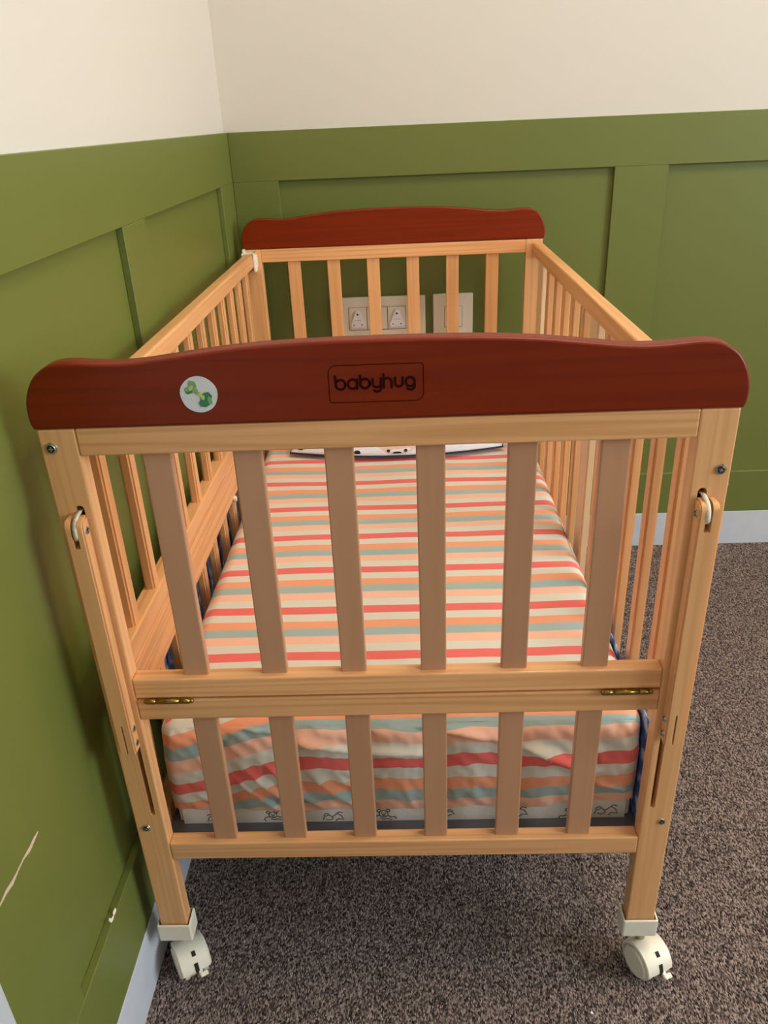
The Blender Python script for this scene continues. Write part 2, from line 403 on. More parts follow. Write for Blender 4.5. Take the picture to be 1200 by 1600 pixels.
# left side: hinged half-way, round-edged bars
YA, YZ = PT, YK
def rail_y(name, x0, x1, z0, z1, bev=.002): return box(name, x0, x1, YA, YZ, z0, z1, PINE['Y'], crib, bev=bev, seg=3)
rail_y('side_rail', .000, .0205, .7655, .793, .0035)
rail_y('side_rail', .000, .0205, .4955, .5235); rail_y('side_rail', .000, .0205, .4650, .4935)
rail_y('side_rail', .002, .0195, .4300, .4630); rail_y('side_rail', .001, .0205, .2333, .2600)
def bar_mesh(h, wy, wx, bev=.0025, mat=None):
    bm = bbox(bmesh.new(), -wx / 2, wx / 2, -wy / 2, wy / 2, -h / 2, h / 2, 0)
    es = [e for e in bm.edges if abs(e.verts[0].co.z - e.verts[1].co.z) > 1e-4]
    bmesh.ops.bevel(bm, geom=es, offset=bev, segments=3, affect='EDGES')
    me = bpy.data.meshes.new('bar'); bm.to_mesh(me); bm.free(); me.materials.append(mat or PINE['Z']); return me
B1, B2 = bar_mesh(.246, .0205, .013), bar_mesh(.174, .0205, .013)
for i in range(12):
    y = .093 + .083 * i
    link('bar', B1, crib, (.0103, y, .6445))
for i in range(13):
    y = .057 + .083 * i
    link('bar', B2, crib, (.0105, y, .345))
bm = bmesh.new(); cyl(bm, (0, 0, 0), (1, 0, 0), .0055, .006, 18, bev=.001)
o = finish('cover_cap', bm, PLASTIC, crib, (.0205, .628, .428), smooth=False)
# plastic guide at the far end of the left top rail
bm = bmesh.new()
bbox(bm, -.0025, -.0003, 1.066, 1.0885, .757, .7965, .0006, 1); bbox(bm, .0208, .0262, 1.066, 1.0885, .757, .7965, .0012, 1)
bbox(bm, -.0025, .0262, 1.070, 1.0885, .7933, .7965, .0006, 1); bbox(bm, .0225, .0282, 1.072, 1.0885, .765, .790, .001, 1); bbox(bm, -.0025, .003, 1.076, 1.0885, .7965, .803, .001, 1)
finish('rail_guide', bm, PLASTIC, crib)

# right side: one full-height panel
rail_y('side_rail', .6195, .640, .7655, .793, .0035); rail_y('side_rail', .6195, .639, .2333, .2600)
B3 = bar_mesh(.505, .0205, .013); B4 = bar_mesh(.505, .052, .012, .002, PALE)
for i in range(12):
    y = .093 + .0820 * i
    if i == 5: link('wide_bar', B4, crib, (.6290, .505, .5125)); continue
    if i == 11: link('wide_bar', B4, crib, (.6290, 1.005, .5125)); continue
    link('bar', B3, crib, (.6290, y, .5125))

# bed base: glossy dark laminate board
m, nt, b = newmat('dark_gloss_laminate'); b.inputs['Base Color'].default_value = lin((104, 104, 108)); b.inputs['Specular IOR Level'].default_value = .9; b.inputs['Roughness'].default_value = .12
n1 = nt.nodes.new('ShaderNodeTexNoise'); n1.inputs['Scale'].default_value = 40
mr = nt.nodes.new('ShaderNodeMapRange'); mr.inputs['To Min'].default_value = .05; mr.inputs['To Max'].default_value = .14
nt.links.new(n1.outputs['Fac'], mr.inputs['Value']); nt.links.new(mr.outputs[0], b.inputs['Roughness'])
o = box('bed_base', .0215, .6185, .0195, 1.088, .228, .238, m, crib, bev=.001); o['label'] = 'glossy dark board under the mattress'

# swinging wooden arms on the near posts
def arm(s):
    xc = (lambda x: x) if s == 1 else (lambda x: CW - x)
    x0, x1 = sorted((xc(.0105), xc(.0295)))
    xm = (x0 + x1) / 2; c = Vector((xm, -.0085, .5665))
    bm = bmesh.new()
    # side outline (y, z) with the rounded upper end, extruded across
    y0, y1, z0, z1 = -.0165, -.0008, .420, .713
    pts = [(y1, z0), (y0, z0)] + [(y0 + .008 - .008 * math.cos(math.radians(a)), z1 - .008 + .008 * math.sin(math.radians(a))) for a in range(0, 91, 15)] + [(y1, z1)]
    f = bm.faces.new([bm.verts.new(Vector((x0, y, z)) - c) for y, z in pts])
    ex = bmesh.ops.extrude_face_region(bm, geom=[f])
    bmesh.ops.translate(bm, vec=(x1 - x0, 0, 0), verts=[v for v in ex['geom'] if isinstance(v, bmesh.types.BMVert)])
    es = [e for e in bm.edges if abs(e.verts[0].co.x - e.verts[1].co.x) < 1e-6]
    bmesh.ops.bevel(bm, geom=es, offset=.0018, segments=2, affect='EDGES')
    o = finish('swing_arm', bm, PINE['Z'], crib, c)
    k1 = finish('slot_cutter', bbox(bmesh.new(), xm - .0030, xm + .0030, -.03, .01, .6835, .73), DARK)
    k2 = finish('slot_cutter', bbox(bmesh.new(), xm - .0009, xm + .0009, -.03, -.006, .40, .462), DARK)
    cut(o, [k1, k2])
    bm = bbox(bmesh.new(), -.004, .004, -.0006, .0006, -.016, .0135); finish('slot_shade', bm, DARK, o, (xm, -.0012, .696))  # dark sheet paints the shade at the back of the arm's slot
    # webbing loop from the slot into the hole of the post
    path = [(-.0100, .6900), (-.0135, .6915), (-.0158, .6950), (-.0166, .7000), (-.0160, .7055), (-.0138, .7100), (-.0100, .7132), (-.0050, .7150), (.0020, .7160), (.0105, .7150)]
    bm = bmesh.new(); rows = []
    for i, (y, z) in enumerate(path):
        d = Vector(path[min(i + 1, len(path) - 1)]) - Vector(path[max(i - 1, 0)]); d.normalize(); n = Vector((-d.y, d.x)) * .0006
        sh = .0030 * s * i / len(path)
        rows.append([bm.verts.new((xm + sh + a * .0021, y + q * n.x, z + q * n.y)) for a, q in ((-1, -1), (1, -1), (1, 1), (-1, 1))])
    for a, b_ in zip(rows, rows[1:]):
        for j in range(4): bm.faces.new((a[j], a[(j + 1) % 4], b_[(j + 1) % 4], b_[j]))
    bm.faces.new(rows[0]); bm.faces.new(rows[-1][::-1])
    st = finish('strap', bm, STRAP, o, smooth=True); st['label'] = 'cream webbing loop'
    xs = x1 if s == 1 else x0
    for z in (.700, .4515, .4315):
        screw(o, (xs + s * .0003, -.0088, z), (0, .3, s * math.pi / 2), s=.72)
    return o
arm(1); arm(-1)

# brass barrel hinges on the near panel
def hinge(x0, x1):
    bm = bmesh.new(); xm = (x0 + x1) / 2
    n = 3; w = (x1 - x0)
    for a, b_ in ((0, .22), (.235, .74), (.755, .97)): cyl(bm, (x0 - xm + w * (a + b_) / 2, 0, 0), (1, 0, 0), .0030, w * (b_ - a), 16, bev=.0004)
    for e_ in (x0, x1): bmesh.ops.create_uvsphere(bm, u_segments=12, v_segments=8, radius=.0027, matrix=Matrix.Translation((e_ - xm, 0, 0)))
    bbox(bm, -w / 2 + .004, w / 2 - .004, .0015, .0030, -.0022, .0022)
    o = finish('hinge', bm, BRASS, crib, (xm, -.0034, .4846), smooth=True)
hinge(.0475, .0975); hinge(.5425, .5935)

# socket caps on the feet and twin-wheel casters
def caster(x0, y0, ang, off):
    xc, yc = x0 + PW / 2, y0 + PT / 2
    bm = bmesh.new(); w = .003
    X0, X1, Y0, Y1, Z0, Z1 = x0 - .0045, x0 + PW + .0045, y0 - .0040, y0 + PT + .0040, .0830, .1135
    r_ = bbox(bm, X0, X1, Y0, Y1, Z0, Z1, .0022, 2)
    o = finish('foot_cap', bm, PLASTIC, crib)
    k = finish('slot_cutter', bbox(bmesh.new(), X0 + .0022, X1 - .0022, Y0 + .0018, Y1 - .0018, .0985, .2), PLASTIC)
    cut(o, [k])
    c = tag_caster = empty('caster', (0, 0, 0)); c.parent = crib
    th = math.radians(ang); f = Vector((math.sin(th), -math.cos(th)))
    cc = Vector((xc + off[0], yc + off[1], 0))
    c.location = cc - crib.location; c.rotation_euler = (0, 0, th)
    R = .0250
    def sub(name, bm, mat, smooth=False):
        me = bpy.data.meshes.new(name); bmesh.ops.recalc_face_normals(bm, faces=bm.faces[:]); bm.to_mesh(me); bm.free(); me.materials.append(mat)
        if smooth:
            for p in me.polygons: p.use_smooth = True
        q = bpy.data.objects.new(name, me); COL.objects.link(q); q.parent = c; return q
    # hood: broad arched shell whose rims stand proud of the wheel discs, cut away at the lower front
    bm = bmesh.new(); HW = .0200
    xs = [(-HW, .0008), (-HW + .0012, .0022), (-.008, .0030), (.008, .0030), (HW - .0012, .0022), (HW, .0008)]
    rows = []
    for i in range(33):
        a = 4 + i * (206 / 32); ca, sa = math.cos(math.radians(a)), math.sin(math.radians(a))
        ring = [bm.verts.new((x, -ca * (R + d), R + sa * (R + d))) for x, d in xs] + [bm.verts.new((x, -ca * (R - .0015), R + sa * (R - .0015))) for x, d in xs[::-1]]
        rows.append(ring)
    n = len(rows[0])
    for r0, r1 in zip(rows, rows[1:]):
        for j in range(n): bm.faces.new((r0[j], r0[(j + 1) % n], r1[(j + 1) % n], r1[j]))
    bm.faces.new(rows[0]); bm.faces.new(rows[-1][::-1])
    bbox(bm, -.010, .010, -.018, .018, .010, .044)
    hood = sub('hood', bm, PLASTIC)
    for p in hood.data.polygons: p.use_smooth = True
    hood.data.set_sharp_from_angle(angle=math.radians(45))
    for s in (-1, 1):
        bm = bmesh.new(); cyl(bm, (s * .0160, 0, R), (s, 0, 0), R - .0034, .0090, 40, bev=.0008)
        cyl(bm, (s * .0212, 0, R), (s, 0, 0), R - .0040, .0016, 40, R - .0055)
        cyl(bm, (s * .0130, 0, R), (s, 0, 0), R, .0060, 40)
        sub('wheel', bm, PLASTIC)
    # notches and the brake pedal in front
    for (nx, na, hh) in ((.0015, 56, .0034), (.0005, 16, .0072)):
        bm = bmesh.new(); bbox(bm, -.0026, .0026, -.0010, .0010, -hh, hh)
        bmesh.ops.rotate(bm, cent=(0, 0, 0), matrix=Matrix.Rotation(-math.radians(na), 3, 'X'), verts=bm.verts[:])
        ca, sa = math.cos(math.radians(na)), math.sin(math.radians(na))
        bmesh.ops.translate(bm, vec=(nx, -ca * (R + .0024), R + sa * (R + .0024)), verts=bm.verts[:])
        sub('notch', bm, DARK)
    bm = bmesh.new(); bbox(bm, -.0025, .0025, -.0100, .006, -.0022, .0022, .0006, 1); bbox(bm, -.0018, .0085, -.0125, -.0065, -.0030, .0030, .0008, 1)
    bmesh.ops.rotate(bm, cent=(0, 0, 0), matrix=Matrix.Rotation(math.radians(35), 3, 'X'), verts=bm.verts[:])
    bmesh.ops.translate(bm, vec=(.0040, -R + .0005, R + .0030), verts=bm.verts[:])
    sub('brake_pedal', bm, PLASTIC)
    bm = bmesh.new(); rz = Matrix.Rotation(-th, 2); q = rz @ Vector((-off[0], -off[1])); cyl(bm, (-.004, .013, .066), (0, 0, 1), .0060, .044, 20); sub('stem', bm, STEEL, False)
caster(0, 0, 32, (.006, .005)); caster(CW - PW, 0, 24, (.020, -.001)); caster(0, YK, 200, (.004, .006)); caster(CW - PW, YK, 150, (.005, .006))

# engraved name in its frame on the near board
YB0 = -.0015
def place_board(u, v, w): return (u, YB0 + .0002 - w, v)
sx, sz = 8.46e-5, 8.9e-5
def lt(px, py): return (.2725 + (px - 78) * sx, .8525 - (py - 100) * sz)
def conv(pts): return [lt(x, y) for x, y in pts]
def A_(cx, cy, r, a0, a1, n=16): return [(x, 2 * cy - y) for x, y in arc(cx, cy, r, a0, a1, n)]
letters = [
    [(152, 215), (152, 300)], A_(203, 302, 50, 0, 360, 24),
    A_(330, 300, 48, 0, 360, 24), [(378, 255), (378, 348)],
    [(412, 215), (412, 298)], A_(461, 297, 49, 0, 360, 24),
    [(542, 250)] + A_(584, 297, 42, 180, 360) , [(626, 250), (626, 340)] + A_(586, 345, 40, 0, -145),
    [(656, 208), (656, 345)], A_(697, 288, 41, 180, 0) + [(738, 345)],
    [(776, 245)] + A_(815, 300, 39, 180, 360) + [(854, 245)],
    A_(934, 292, 46, 0, 360, 24), [(980, 285), (980, 328)] + A_(936, 330, 44, 0, -140),
]
bm = strokes([conv(p) for p in letters], 25 * sx, .0005, place_board)
o = finish('engraved_lettering', bm, INK, board); o['label'] = 'dark engraved word babyhug'
def rr(x0, y0, x1, y1, tl, tr, br, bl):
    return A_(x0 + tl, y0 + tl, tl, 180, 90, 8) + A_(x1 - tr, y0 + tr, tr, 90, 0, 8) + A_(x1 - br, y1 - br, br, 0, -90, 8) + A_(x0 + bl, y1 - bl, bl, -90, -180, 8)
bm = strokes([conv(rr(80, 105, 1072, 488, 85, 28, 85, 32))], 8 * sx, .0004, place_board, closed=(0,))
finish('engraved_frame', bm, INK, board)
# round fabric sticker with printed broccoli
STW = plain('sticker_fabric', (226, 222, 220), .85, bump=.5, bscale=1200, var=.04, vscale=500)
bm = bmesh.new(); cyl(bm, (0, 0, 0), (0, -1, 0), .0168, .0007, 40)
for v in bm.verts: v.co.x *= 1 + .015 * math.sin(5 * math.atan2(v.co.z, v.co.x))
stick = finish('sticker', bm, STW, board, (.1558, -.0017, .8300)); stick['label'] = 'round white fabric sticker printed with green vegetables'
GR1 = plain('print_dark_green', (62, 128, 84), .85, var=.35, vscale=420); GR2 = plain('print_mid_green', (128, 168, 108), .85, var=.3, vscale=420); GR3 = plain('print_yellow_green', (190, 200, 110), .85, var=.2, vscale=300)
def blob(name, cx, cz, rx, rz, rot, mat, d, lob=0.12, nl=6):
    n = 30; bm = bmesh.new(); vs = []
    for i in range(n):
        a = 2 * math.pi * i / n; r = 1 + lob * math.sin(nl * a)
        x, z = rx * r * math.cos(a), rz * r * math.sin(a)
        vs.append((cx + x * math.cos(rot) - z * math.sin(rot), cz + x * math.sin(rot) + z * math.cos(rot)))
    A = [bm.verts.new((x, -.0022 - d, z)) for x, z in vs]; B = [bm.verts.new((x, -.0019, z)) for x, z in vs]
    bm.faces.new(A); bm.faces.new(B[::-1])
    for i in range(n): bm.faces.new((A[i], B[i], B[(i + 1) % n], A[(i + 1) % n]))
    return bm
fb = bmesh.new()
def mergeprint(name, lst, mat):
    allb = bmesh.new()
    for i_, a in enumerate(lst):
        a = a[:6] + (a[6] + .00006 * i_,) + a[7:]
        b_ = blob(name, *a); me = bpy.data.meshes.new('tmp'); b_.to_mesh(me); b_.free(); allb.from_mesh(me); bpy.data.meshes.remove(me)
    # sub-parts hang directly under the board: thing > part > sub-part
    return finish(name, allb, mat, board)
mergeprint('printed_leaf', [(.1620, .8262, .0062, .0050, 1.0, GR1, .0001, .05, 7), (.1600, .8222, .0052, .0040, .2, GR1, .0001, .05, 7), (.1475, .8335, .0034, .0026, .3, GR1, .00012, .08, 5)], GR1)
mergeprint('printed_leaf', [(.1512, .8392, .0034, .0042, .5, GR2, .0002, .07, 5), (.1462, .8352, .0026, .0022, 0, GR2, .0002), (.1535, .8335, .0022, .0030, .4, GR2, .0002), (.1652, .8242, .0020, .0038, .2, GR2, .0002, .06, 5)], GR2)
mergeprint('printed_stalk', [(.1568, .8305, .0016, .0034, .7, GR3, .00025, .05, 3), (.1498, .8362, .0016, .0028, -.6, GR3, .00025, .05, 3), (.1590, .8272, .0018, .0022, .3, GR3, .00025, .05, 3)], GR3)

# ------------------------------------------------------------------ mattress and bedding
m, nt, b = newmat('white_print_cotton'); CREAMF = plain('white_mattress_cotton', (246, 240, 226), .85, bump=.25, bscale=300, var=.03)
MX0, MX1, MY0, MY1 = .029, .6115, .045, 1.072
ZTOP, ZLOW = .4050, .266
bm = bbox(bmesh.new(), MX0 + .004 - .32, MX1 - .003 - .32, MY0 + .006 - .55, MY1 - .006 - .55, -.082, .028)
bmesh.ops.bevel(bm, geom=[e_ for e_ in bm.edges if abs(e_.verts[0].co.z - e_.verts[1].co.z) > .01], offset=.006, segments=4, affect='EDGES')
bmesh.ops.bevel(bm, geom=[e_ for e_ in bm.edges if e_.verts[0].co.z > 0 and e_.verts[1].co.z > 0], offset=.006, segments=2, affect='EDGES')
matt = tag(finish('mattress', bm, CREAMF, None, (.32, .55, .3202)), 'white cotton mattress with line-drawn animals under the striped sheet', 'mattress')
def bear(cx, cz, s, fl=1, rot=0.0, kind=0):
    P = []
    if kind == 0:
        P += [arc(0, 0, 6, 0, 330, 14), arc(-6, 6, 2.5, 20, 300, 8), arc(6, 6, 2.5, -120, 160, 8), arc(0, -2, 1.6, 0, 340, 6), [(-2.6, 1.2), (-2.2, 1.8)], [(2.4, 1.2), (2.8, 1.8)],
              [(6, -3), (10, -6), (15, -5), (17, -9)], [(-6, -3), (-11, -4), (-15, -8), (-12, -11)], [(-4, -8), (0, -10), (5, -9), (11, -11)]]
    else:
        P += [[(-14, -6), (-12, 0), (-6, 3), (-2, 1), (0, -4), (-5, -7), (-10, -5)], [(0, 0), (6, 6), (12, 2), (15, -6), (8, -4), (4, -8)], [(-13, 2), (-10, 6), (-5, 5)], [(6, 6), (9, 9), (14, 7)]]
    out = []
    for pl in P:
        out.append([(cx + s * (fl * x * math.cos(rot) - y * math.sin(rot)), cz + s * (fl * x * math.sin(rot) + y * math.cos(rot))) for x, y in pl])
    return out
for i, (cx, cz, s, fl, rot, kd) in enumerate(((.155, .2515, .00085, 1, .1, 0), (.232, .247, .0009, 1, 0, 1), (.297, .2505, .00095, 1, 0, 0), (.375, .250, .0008, -1, .2, 1), (.465, .2495, .00095, 1, .1, 1), (.578, .2510, .0010, 1, 0, 1), (.082, .247, .0008, -1, 0, 1), (.535, .247, .0009, -1, 0, 0))):
    bm = strokes(bear(cx, cz, s, fl, rot, kd), .0012, .0003, lambda u, v, w: (u, MY0 + .0061 - w, v))
    finish('printed_animal', bm, PINK, matt)

# striped fitted sheet
PER, RED0 = .1113, .177
m, nt, b = newmat('striped_cotton'); L = nt.links.new
at = nt.nodes.new('ShaderNodeAttribute'); at.attribute_name = 'stripe'
a1 = nt.nodes.new('ShaderNodeMath'); a1.operation = 'MULTIPLY_ADD'; a1.inputs[1].default_value = 1 / PER; a1.inputs[2].default_value = -(RED0 - .009) / PER + 40
L(at.outputs['Fac'], a1.inputs[0])
fr = nt.nodes.new('ShaderNodeMath'); fr.operation = 'FRACT'; L(a1.outputs[0], fr.inputs[0])
cr = nt.nodes.new('ShaderNodeValToRGB'); cr.color_ramp.interpolation = 'CONSTANT'; e = cr.color_ramp.elements
STR = [(0.0, (238, 112, 104)), (.165, (220, 216, 200)), (.33, (246, 192, 164)), (.50, (164, 184, 178)), (.67, (244, 164, 124)), (.835, (220, 216, 200))]
e[0].position = 0; e[0].color = lin(STR[0][1]); e[1].position = STR[1][0]; e[1].color = lin(STR[1][1])
for p_, c_ in STR[2:]:
    k = e.new(p_); k.color = lin(c_)
L(fr.outputs[0], cr.inputs['Fac']); L(cr.outputs[0], b.inputs['Base Color'])
b.inputs['Roughness'].default_value = .85; b.inputs['Specular IOR Level'].default_value = .2
b.inputs['Sheen Weight'].default_value = .15
n1 = nt.nodes.new('ShaderNodeTexNoise'); n1.inputs['Scale'].default_value = 900; tc = nt.nodes.new('ShaderNodeTexCoord'); L(tc.outputs['Object'], n1.inputs['Vector'])
bp = nt.nodes.new('ShaderNodeBump'); bp.inputs['Strength'].default_value = .15; bp.inputs['Distance'].default_value = .001
L(n1.outputs['Fac'], bp.inputs['Height']); L(bp.outputs['Normal'], b.inputs['Normal'])
STRIPE = m

def fx(u): return .03 + (u - 245) * .000763
def fz(v): return .412 - (v - 1118) * .00103
def sstep(t): t = max(0.0, min(1.0, t)); return t * t * (3 - 2 * t)
FOLDS = [  # (from, to, height, width) across the near face, given as (x, z)
    ((300, 1118), (440, 1138), .0030, .0040), ((455, 1146), (560, 1163), .0060, .0045), ((560, 1163), (680, 1168), .0050, .0045), ((600, 1120), (790, 1152), .0045, .005),
    ((812, 1158), (935, 1198), .0070, .0050), ((925, 1212), (1000, 1240), .0045, .0045), ((355, 1195), (430, 1262), .0050, .0045), ((372, 1182), (470, 1262), .0055, .0045),
    ((400, 1170), (505, 1262), .0045, .0045), ((470, 1185), (560, 1262), .0045, .005), ((520, 1195), (590, 1250), .003, .004), ((620, 1200), (650, 1262), .002, .005), ((740, 1195), (745, 1255), .002, .006), ((300, 1165), (360, 1215), .003, .006), ((700, 1200), (720, 1250), .0015, .005)]
FOLDS = [((fx(a[0]), fz(a[1])), (fx(b_[0]), fz(b_[1])), h, w) for a, b_, h, w in FOLDS]
def fold(x, z):
    d = 0.0; sh = 0.0
    for (a, b_, h, w) in FOLDS:
        vx, vz = b_[0] - a[0], b_[1] - a[1]; ll = vx * vx + vz * vz
        t = ((x - a[0]) * vx + (z - a[1]) * vz) / ll
        tc_ = max(0.0, min(1.0, t)); px, pz = a[0] + tc_ * vx, a[1] + tc_ * vz
        dx, dz = x - px, z - pz
        sd = (dx * -vz + dz * vx) / math.sqrt(ll); di = math.sqrt(dx * dx + dz * dz)
        env = sstep(4 * tc_) * sstep(4 * (1 - tc_)) * .8 + .2
        g = math.exp(-(di / (w * (1.35 if sd > 0 else .55))) ** 2) * env
        d += h * g
        if sd < 0: sh += .006 * math.exp(-(di / (w * 2.5)) ** 2) * env * (h / .005)
    return d, sh
def smap(y):
    if y >= .15: return y
    if y >= .08: return .15 - (.15 - y) * (.15 - .045) / .07
    return y - .035
def sheet():
    bm = bmesh.new(); lay = bm.verts.layers.float.new('stripe')
    R = .024; RV = .013; H = ZTOP - ZLOW; ST = .0030
    nx = int((MX1 - MX0) / ST); nh = int(H / ST); ny = int((MY1 - MY0) / .007)
    xs = [MX0 + (MX1 - MX0) * i / nx for i in range(nx + 1)]; ys = [MY0 + (MY1 - MY0) * i / ny for i in range(ny + 1)]; hs_ = [H * i / nh for i in range(nh + 1)]
    zlo = ZLOW - .05
    def rnd(p):
        q = Vector((min(max(p.x, MX0 + R), MX1 - R), min(max(p.y, MY0 + R), MY1 - R), min(p.z, ZTOP - R)))
        d = p - q
        p2 = q + d.normalized() * R if d.length > R else p.copy()
        if p.z < ZTOP - R:      # upright edges are tighter than the top edge
            t = min(1, (ZTOP - R - p.z) / .03)
            q = Vector((min(max(p.x, MX0 + RV), MX1 - RV), min(max(p.y, MY0 + RV), MY1 - RV), p.z)); d = p - q
            p3 = q + d.normalized() * RV if d.length > RV else p.copy()
            p2 = p2.lerp(p3, t)
        return p2
    def corner(x): return sstep((.20 - x) / .17)
    def top(x, y):
        p = rnd(Vector((x, y, ZTOP)))
        p.z += .0016 * noise.noise(Vector((x * 9, y * 9, 1))) + .0008 * noise.noise(Vector((x * 40, y * 22, 5))) * sstep((.3 - y) / .2)
        s = smap(y) + .0025 * noise.noise(Vector((x * 6, y * 4, 3)))
        s += .042 * corner(x) * sstep((.10 - y) / .06)
        v = bm.verts.new(p); v[lay] = s; return v
    def front(x, h):
        z = ZTOP - h
        p = rnd(Vector((x, MY0, z)))
        k = sstep((x - MX0) / .02) * sstep((MX1 - x) / .02) * sstep(h / .012)
        d, sh = fold(x, z)
        bulge = .006 * math.sin(math.pi * min(1, h / H))
        d = d * 1.35 + bulge + +.0026 * noise.noise(Vector(((x + z) * 55, (z - x) * 26, 2))) + .0016 * noise.noise(Vector((x * 110, z * 80, 5))) + .0030 * noise.noise(Vector((x * 18, z * 25, 7)))
        p.y -= d * k
        if h > H * .7:   # uneven hem, pulled up at the corners
            p.z += (h / H - .7) / .3 * (.004 * noise.noise(Vector((x * 14, 0, 9))) + .012 * sstep((MX0 + .10 - x) / .1) * 0.6 + .010 * sstep((x - MX1 + .13) / .12))
        s = smap(MY0) - h + .042 * corner(x) - .010 * sstep((x - .25) / .1) * 0 + .003 * noise.noise(Vector((x * 16, z * 8, 4)))
        s += sh * k
        v = bm.verts.new(p); v[lay] = s; return v
    def side(x, y, h):
        p = rnd(Vector((x, y, ZTOP - h)))
        sg = 1 if x > .3 else -1
        p.x += sg * .0012 * noise.noise(Vector((y * 30, h * 30, 3))) * sstep(h / .02) * sstep((y - MY0) / .02)
        v = bm.verts.new(p); v[lay] = smap(y) + .042 * corner(x) * sstep((.10 - y) / .06) - h * (1 - sstep((y - MY0) / .05)); return v
    def back(x, h):
        v = bm.verts.new(rnd(Vector((x, MY1, ZTOP - h)))); v[lay] = MY1 + h; return v
    def grid(f, A, B):
        g = [[f(a, b_) for b_ in B] for a in A]
        for i in range(len(A) - 1):
            for j in range(len(B) - 1): bm.faces.new((g[i][j], g[i + 1][j], g[i + 1][j + 1], g[i][j + 1]))
    grid(top, xs, ys); grid(front, xs, hs_); grid(lambda y, h: side(MX0, y, h), ys, hs_); grid(lambda y, h: side(MX1, y, h), ys, hs_); grid(back, xs, hs_)
    # weld the seam between top and the faces below it where position and stripe agree
    bmesh.ops.remove_doubles(bm, verts=bm.verts[:], dist=1e-5)
    o = finish('fitted_sheet', bm, STRIPE, None, smooth=True)
    return tag(o, 'striped fitted sheet in coral, peach, cream and grey-green stretched over the mattress', 'bed sheet')
sheet()

# pillow at the far end
PILW = plain('pillow_cotton', (226, 226, 232), .85, bump=.2, bscale=300, var=.05, vscale=14)
NAVY = plain('navy_piping', (44, 52, 78), .8); BLK = plain('print_black', (26, 24, 28), .8); PNK = plain('print_pink', (228, 190, 176), .85); TAN = plain('print_tan', (172, 128, 104), .85); PBL = plain('print_pale_blue', (190, 212, 220), .85)
PCX, PCY, PHX, PHY, PHZ = .316, .942, .224, .104, .024
def pillow_pt(a, b_):  # a,b in [-1,1]
    x = PCX + PHX * a; y = PCY + PHY * b_ * (1 + .16 * a * a * 0 - .0) + (.035 * a * a if b_ < 0 else 0) * -min(0, b_)
    th = PHZ * (max(0, 1 - a ** 4) * max(0, 1 - b_ ** 4)) ** .5
    return x, y, th
PZ = ZTOP + .0018 + PHZ * .42
def psurf(sgn):
    def f(a, b_):
        x, y, th = pillow_pt(a, b_)
        return (x, y, PZ + sgn * th * (1.0 if sgn > 0 else .42))
    return f
bm = bmesh.new(); N = 26
for sgn in (1, -1):
    f = psurf(sgn); T_ = [math.sin(math.pi / 2 * (2 * i / N - 1)) for i in range(N + 1)]
    g = [[bm.verts.new(f(a, b_)) for b_ in T_] for a in T_]
    for i in range(N):
        for j in range(N): bm.faces.new((g[i][j], g[i + 1][j], g[i + 1][j + 1], g[i][j + 1]))
bmesh.ops.remove_doubles(bm, verts=bm.verts[:], dist=1e-5)
pil = tag(finish('pillow', bm, PILW, None, smooth=True), 'thin white baby pillow with printed animal faces at the far end', 'pillow')
bm = bmesh.new(); ring = []
loop = [(-1 + 2 * i / 40, -1) for i in range(40)] + [(1, -1 + 2 * i / 20) for i in range(20)] + [(1 - 2 * i / 40, 1) for i in range(40)] + [(-1, 1 - 2 * i / 20) for i in range(20)]
rows = []
for k, (a, b_) in enumerate(loop):
    x, y, _ = pillow_pt(a, b_); n_ = Vector((x - PCX, (y - PCY) * 2, 0)).normalized()
    rows.append([bm.verts.new(Vector((x, y, PZ - .001)) + (n_ * math.cos(t) + Vector((0, 0, 1)) * math.sin(t)) * .0020) for t in [2 * math.pi * q / 6 for q in range(6)]])
for i in range(len(rows)):
    a, b_ = rows[i], rows[(i + 1) % len(rows)]
    for j in range(6): bm.faces.new((a[j], a[(j + 1) % 6], b_[(j + 1) % 6], b_[j]))
finish('piping', bm, NAVY, pil, smooth=True)
def pdisc(name, a, b_, ra, rb, mat, lift, hole=0.0):
    bm = bmesh.new(); f = psurf(1); n = 20
    P = [(a + ra * math.cos(2 * math.pi * i / n), b_ + rb * math.sin(2 * math.pi * i / n)) for i in range(n)]
    def v(q):
        q = (q[0], max(-.995, q[1])); c_ = Vector(f(*q)); return bm.verts.new(c_ + Vector((0, -.4, .9)) * lift)
    if hole:
        I = [(a + ra * hole * math.cos(2 * math.pi * i / n), b_ + rb * hole * math.sin(2 * math.pi * i / n)) for i in range(n)]
        A = [v(q) for q in P]; B = [v(q) for q in I]
        for i in range(n): bm.faces.new((A[i], A[(i + 1) % n], B[(i + 1) % n], B[i]))
    else:
        c_ = v((a, b_)); M_ = [v((a + (q[0] - a) * .5, b_ + (q[1] - b_) * .5)) for q in P]; A = [v(q) for q in P]
        for i in range(n):
            bm.faces.new((A[i], A[(i + 1) % n], M_[(i + 1) % n], M_[i])); bm.faces.new((M_[i], M_[(i + 1) % n], c_))
    return finish(name, bm, mat, pil, smooth=True)
pdisc('printed_patch', .45, -.60, .50, .38, PBL, .0003)
pdisc('printed_eye', -.90, -.86, .045, .10, BLK, .0006, .55)
pdisc('printed_mouth', -.36, -.985, .03, .03, BLK, .0008)
pdisc('printed_face', .02, -.82, .19, .20, PNK, .0006)
pdisc('printed_ear', -.135, -.72, .045, .07, TAN, .0010); pdisc('printed_ear', .175, -.72, .045, .07, TAN, .0010)
for a, ra in ((-.07, .016), (.09, .016)): pdisc('printed_eye', a, -.965, ra, .02, BLK, .0013)
pdisc('printed_mouth', .01, -.99, .04, .012, BLK, .0013)

